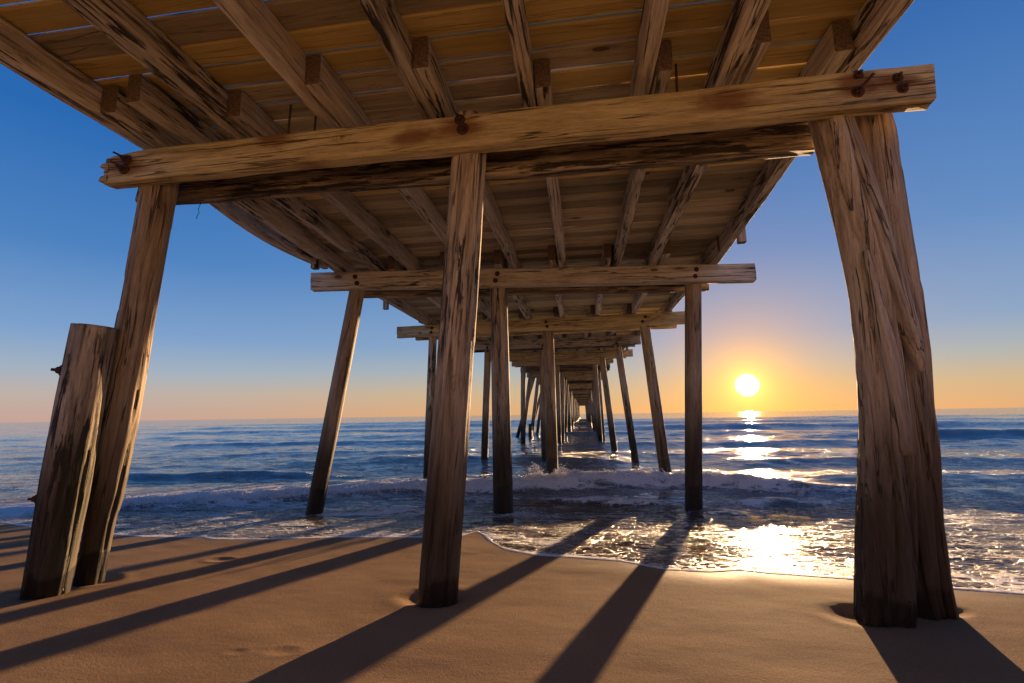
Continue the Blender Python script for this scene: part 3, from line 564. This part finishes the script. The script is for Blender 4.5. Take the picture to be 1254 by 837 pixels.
# further bents
rg = random.Random(4)
for i, y in enumerate(BENT):
    if i < 4: continue
    far = y > 70; dn = 12 if not far else 4
    e0, e1 = edges(y); j = rg.uniform
    s = 500 + i * 7
    xl, xr = e0 + j(-.25, .25), e1 + j(-.25, .2)
    zc = ZC + rise(y)
    if i == 4: xl, xr = -5.0, 2.62
    for q, o_ in ((0, -.26), (1, .26)):
        beam('cap_beam', (xl + j(-.1, .2) * q, y + o_, zc), (xr - j(0, .35) * q, y + o_ + j(-.1, .1), zc + j(-.02, .02)), .18, HC, s + q, M_CAP if (i + q) % 3 else M_CAPB, pier, nl=dn, rough=.008)
    if i in (4, 5): continue
    tops = [(-3.75, -4.45), (-1.6, -1.7), (1.15, 1.45)]
    for k, (xt, xb) in enumerate(tops):
        a = xt + j(-.22, .22); b_ = xb + j(-.4, .4)
        if k == 2: a = max(a, .95); b_ = max(b_, 1.05)
        if k == 1: a = min(a, -1.35); b_ = min(b_, -1.3)
        pile((a, y + j(-.05, .05), zc + .28), (b_, y + j(-.5, .5), -3.2), j(.13, .16), j(.15, .19), s + 20 + k, pier, M_PILE, 20 if y < 45 else 10, 20 if y < 45 else 6, gdepth=.05, rough=.05, grooves=4)
    if 5 <= i <= 10 and i % 2:   # extra raking pile at the side
        pile((-4.1, y + .6, zc + .28), (-5.4 - j(0, 1.0), y + 2.2, -3.2), .14, .16, s + 40, pier, M_PILE, 16, 16, grooves=3)

# joists, bay by bay, lapped side by side over the caps
J0 = [-4.65, -3.50, -2.46, -1.43, -.41, .665, 1.395, 2.46]; J1 = [(-4.78, -4.97), (-4.08, -4.15), (-3.30, -3.38), (-2.22, -2.2), (-1.26, -1.30), (-.29, -.32), (.71, .78), (1.50, 1.50), (2.50, 2.81)]
JW = [.16, .17, .15, .14, .13, .14, .16, .15]
for k, x in enumerate(J0):
    w_ = JW[k]; beam('joist', (x - .03, -6.6, ZJ), (x, 4.95, ZJ), w_, HJ, 700 + k, M_JOIST, pier, nl=80, rough=.009, bev=.012)
STUB = [3.72, 3.62, 3.98, 3.66, 3.62, 4.05, 4.0, 3.80, 4.98]
for k, (a, b_) in enumerate(J1):
    xs_ = {0: -4.49, 1: -4.1, 2: -3.335, 3: -2.31, 4: -1.285, 5: -.27, 6: .82, 7: 1.55, 8: 2.50}[k]
    beam('joist', (xs_, STUB[k], ZJ), (b_, y2(b_, 0) + .5, ZJ), .145 if k else .16, HJ - .01, 720 + k, M_JOIST, pier, nl=44, rough=.009, bev=.012)
beam('joist', (2.27, 4.0, ZJ), (2.30, 5.4, ZJ), .14, HJ - .012, 741, M_JOIST, pier, 'short joist stub beside the right edge joist', nl=10, rough=.006, bev=.012)
NB = 14
far_v, far_f = [], []
for bi in range(1, len(BENT) - 1):
    y0, y1 = BENT[bi] - .5, BENT[bi + 1] + .5
    a0, a1 = edges(y0), edges(y1)
    nj = 8 if bi < 4 else 7
    for k in range(nj):
        f = k / (nj - 1); o_ = .09 if bi % 2 else -.09
        xa = a0[0] + .09 + (a0[1] - a0[0] - .18) * f + (o_ if 0 < k < nj - 1 else 0); xb = a1[0] + .09 + (a1[1] - a1[0] - .18) * f + (o_ if 0 < k < nj - 1 else 0)
        z0, z1 = ZJ + rise(y0), ZJ + rise(y1)
        if bi < NB: beam('joist', (xa, y0 - rg.uniform(0, .2), z0), (xb, y1 + rg.uniform(0, .2), z1), .14, HJ - .004 * (k % 2), 800 + bi * 10 + k, M_JOIST, pier, nl=18 if bi < 5 else 5, rough=.008, bev=.012)
        else:
            c = len(far_v)
            for yy_, xx, zz_ in ((y0, xa, z0), (y1, xb, z1)): far_v += [(xx - .07, yy_, zz_), (xx + .07, yy_, zz_), (xx + .07, yy_, zz_ + HJ), (xx - .07, yy_, zz_ + HJ)]
            far_f += [(c, c + 1, c + 5, c + 4), (c + 1, c + 2, c + 6, c + 5), (c + 2, c + 3, c + 7, c + 6), (c + 3, c, c + 4, c + 7), (c + 3, c + 2, c + 1, c), (c + 4, c + 5, c + 6, c + 7)]
o = link_mesh('joist', mesh('joist', far_v, far_f), M_JOIST, None, pier); o['kind'] = 'stuff'

# deck planks: rows across the pier, butted over a joist
def plank_mesh(L, wd, th, seed):
    bv = .016; rg_ = np.random.default_rng(seed); xs = np.linspace(-L / 2, L / 2, 4)
    ring = np.array([(-wd / 2 + bv, 0), (wd / 2 - bv, 0), (wd / 2, bv), (wd / 2, th), (-wd / 2, th), (-wd / 2, bv)])
    V = []
    for x in xs:
        dy, dz = rg_.normal(0, .0025), rg_.normal(0, .002)
        for p in ring: V.append((x, p[0] + dy, p[1] + dz))
    F = []; n = 6
    for i in range(3):
        for j in range(n): a, b_ = i * n + j, i * n + (j + 1) % n; F.append((a, b_, b_ + n, a + n))
    F += [tuple(range(n))[::-1], tuple(range(18, 24))]
    return mesh('deck_plank', V, F)
PL = {}
def plank(x0, x1, y, wd, mat):
    L = round((x1 - x0) * 5) / 5 or .2; key = (L, round(wd, 2), mat.name)
    if key not in PL: PL[key] = plank_mesh(L, wd, .038, len(PL)); PL[key].materials.append(mat)
    s = (x1 - x0) / L
    M = Matrix.Translation(((x0 + x1) / 2, y, ZD + rise(y) + rg.uniform(0, .009))) @ Matrix.Rotation(rg.uniform(-.002, .002), 4, 'Z') @ Matrix.Scale(s, 4, (1, 0, 0))
    return link_mesh('deck_plank', PL[key], None, M, pier)
y = -6.0; npl = 0; pv, pf = [], []
while y < 198:
    wd = rg.choice((.26, .27, .28)) if y < 4.6 else rg.choice((.22, .24, .26))
    gap = rg.choice((.016, .020, .024, .028)) if y < 5 else rg.choice((.014, .020, .028))
    if abs(y - 2.80) < .13: gap = .020
    e0, e1 = edges(y)
    e0 -= rg.uniform(0, .03); e1 += rg.uniform(0, .03)
    if npl < 290 and y > -2.0:
        jt = rg.choice(J0[1:7]) if rg.random() < .9 else None
        if y < 4.7:
            ml, mr = (M_PLANK_W if rg.random() < .4 else M_PLANK_G), (M_PLANK_G if rg.random() < .85 else M_PLANK_W)
            if jt: jt = -3.5 if rg.random() < .45 else rg.choice((-.41, .665))
        else: ml = mr = M_PLANK_W if rg.random() < .75 else M_PLANK_G
        if jt is None: plank(e0, e1, y + wd / 2, wd, mr); npl += 1
        else: plank(e0, jt - .002, y + wd / 2, wd, ml); plank(jt + .002, e1, y + wd / 2, wd, mr); npl += 2
    else:
        c = len(pv); yb = y + wd; zd = ZD + rise(y)
        pv += [(e0, y, zd), (e1, y, zd), (e1, yb, zd), (e0, yb, zd), (e0, y, zd + .05), (e1, y, zd + .05), (e1, yb, zd + .05), (e0, yb, zd + .05)]
        pf += [(c, c + 3, c + 2, c + 1), (c + 4, c + 5, c + 6, c + 7), (c, c + 1, c + 5, c + 4), (c + 1, c + 2, c + 6, c + 5), (c + 2, c + 3, c + 7, c + 6), (c + 3, c, c + 4, c + 7)]
    y += wd + gap
o = link_mesh('deck_plank', mesh('deck_plank', pv, pf), M_PLANK_W, None, pier); o['kind'] = 'stuff'

# bowed board hanging off the left edge of the second bay
V, F = [], []
for i in range(17):
    f = i / 16; yv = 5.2 + 3.6 * f; xv = -4.90 - .13 * math.sin(math.pi * f) ** 1.2 - .14 * f; zv = ZJ - .01 - .05 * math.sin(math.pi * f)
    V += [(yv - 5.2, -(xv + p + 4.9), zv + q - ZJ) for p, q in ((-.05, 0), (.05, 0), (.05, .27), (-.05, .27))]
for i in range(16):
    c = i * 4
    for j in range(4): F.append((c + j, c + (j + 1) % 4, c + 4 + (j + 1) % 4, c + 4 + j))
F += [(3, 2, 1, 0), (64, 65, 66, 67)]
o = link_mesh('edge_board', mesh('edge_board', V, F), M_JOIST, Matrix.Translation((-4.9, 5.2, ZJ)) @ Matrix.Rotation(math.pi / 2, 4, 'Z'), pier); o['label'] = 'bowed board bulging from the left edge of the deck'
# feet of the railing posts outside the edge joists
for sgn in (0, 1):
    for yv in (-2.2, 1.9, 8.45, 12.15, 16.5, 20.6, 24.7, 28.8, 33, 37, 41, 45):
        if yv < 3: continue
        e = edges(yv)[sgn] + (.07 if sgn else -.07)
        M = Matrix.Translation((e, yv, 2.87 + rise(yv))); me = beam_mesh('rail_post', 1.75, .13, .13, int(yv * 10) + sgn, nl=5, rough=.004); me.materials.append(M_JOIST); me.materials.append(M_END)
        link_mesh('rail_post', me, M_JOIST, M @ Matrix.Rotation(-math.pi / 2, 4, 'Y') @ Matrix.Translation((0, 0, -.065)), pier)
# iron pins, wire, cord
for px, py, ln in ((-2.83, 4.12, .17), (-2.58, 4.17, .10), (.95, 4.2, .2), (-1.75, 15.0, .18), (.55, 15.0, .18)):
    rod('drift_pin', (px, py, 2.83 if py < 5 else 2.97), (px + .01, py, 2.97 + ln), .012, pier, M_RUST)
rod('loose_wire', (-4.30, 4.72, 2.52), (-4.33, 4.72, 2.29), .0035, pier, M_WIRE, 'thin dark wire dangling from the rear cross beam', bend=.03)
rod('loose_cord', (-1.25, 7.0, 2.95), (-1.16, 7.1, 2.78), .005, pier, M_CORD, 'short orange cord hanging under the deck', bend=.05)

# ------------------------------------------------------------------ loose pilings
st_base, st_top = Vector((-5.085, 4.16, -1.95)), Vector((-4.865, 4.16, .95)); M = up_axis(st_base, st_top); L = (st_top - st_base).length
sp = link_mesh('piling_stump', pile_mesh('piling_stump', [(0, 0, 0), (L * .3, 0, 0), (L * .5, 0, 0), (L * .75, 0, 0), (L, 0, 0)], [.168, .184, .197, .197, .182], 401, 72, 90, gdepth=.10, rough=.05, grooves=12, chip=.07), M_PILE_C, M)
sp['label'] = 'thick sawn off wooden piling stump standing in the sand before the left piling'; sp['category'] = 'piling'
bolt(sp, (-5.06, 4.07, .50), 1.1, (-1, -.5, .1)); bolt(sp, (-5.16, 4.07, -.72), .9, (-1, -.5, 0))
M = up_axis((-4.5, 41.15, -3.0), (-4.45, 41.15, -.75))
sp2 = link_mesh('piling_stump', pile_mesh('piling_stump', [(0, 0, 0), (2.25, 0, 0)], [.2, .15], 402, 16, 16, grooves=4), M_PILE, M)
sp2['label'] = 'small broken piling stump far out in the water beside the pier'; sp2['category'] = 'piling'

# ------------------------------------------------------------------ spray thrown up by the breaker
m, t, b = principled('white_spray'); b.inputs['Base Color'].default_value = (.75, .73, .70, 1); b.inputs['Roughness'].default_value = .5
b.inputs['Subsurface Weight'].default_value = 0.0
M_SPRAY = m
rs = np.random.default_rng(9); bv = np.array([(1, 0, 0), (-1, 0, 0), (0, 1, 0), (0, -1, 0), (0, 0, 1), (0, 0, -1)], float); bf = np.array([(0, 2, 4), (2, 1, 4), (1, 3, 4), (3, 0, 4), (2, 0, 5), (1, 2, 5), (3, 1, 5), (0, 3, 5)])
pts = []
for _ in range(9000):
    q = rs.random()
    if q < .40: x = rs.uniform(-11, -2.6); up = abs(rs.normal(0, .035))
    elif q < .58: x = rs.normal(-1.0, .30); up = abs(rs.normal(0, .17)); yo = 15.0 + rs.normal(0, .12) - 1.55 * 0; yo = None
    elif q < .88: x = rs.uniform(-2.8, 4.4); up = abs(rs.normal(0, .05))
    else: x = rs.normal(3.3, .8); up = abs(rs.normal(0, .08))
    yc = float(np.interp(x, CREST[:, 0], CREST[:, 1])) + (rs.normal(.05, .16) if x > -2.6 else rs.normal(-.15, .25))
    pts.append((x, yc, up))
pts = np.array(pts)
zz, _f = sea_state(pts[:, 0], pts[:, 1], np.full(len(pts), .05))
cl = fbm(pts[:, 0] * 3, pts[:, 2] * 8, seed=77, oct=3)
pts[:, 2] = zz + pts[:, 2] * np.clip(.6 + 3 * cl, 0, 2) - .01
rad = np.abs(rs.normal(0, .010, len(pts))) + .004
V = (pts[:, None, :] + bv[None] * rad[:, None, None]).reshape(-1, 3); F = (bf[None] + 6 * np.arange(len(pts))[:, None, None]).reshape(-1, 3)
sy = link_mesh('sea_spray', mesh('sea_spray', V, [tuple(f) for f in F.tolist()], True), M_SPRAY); sy['kind'] = 'stuff'

for o in bpy.data.objects:
    if '_w' in o: del o['_w']
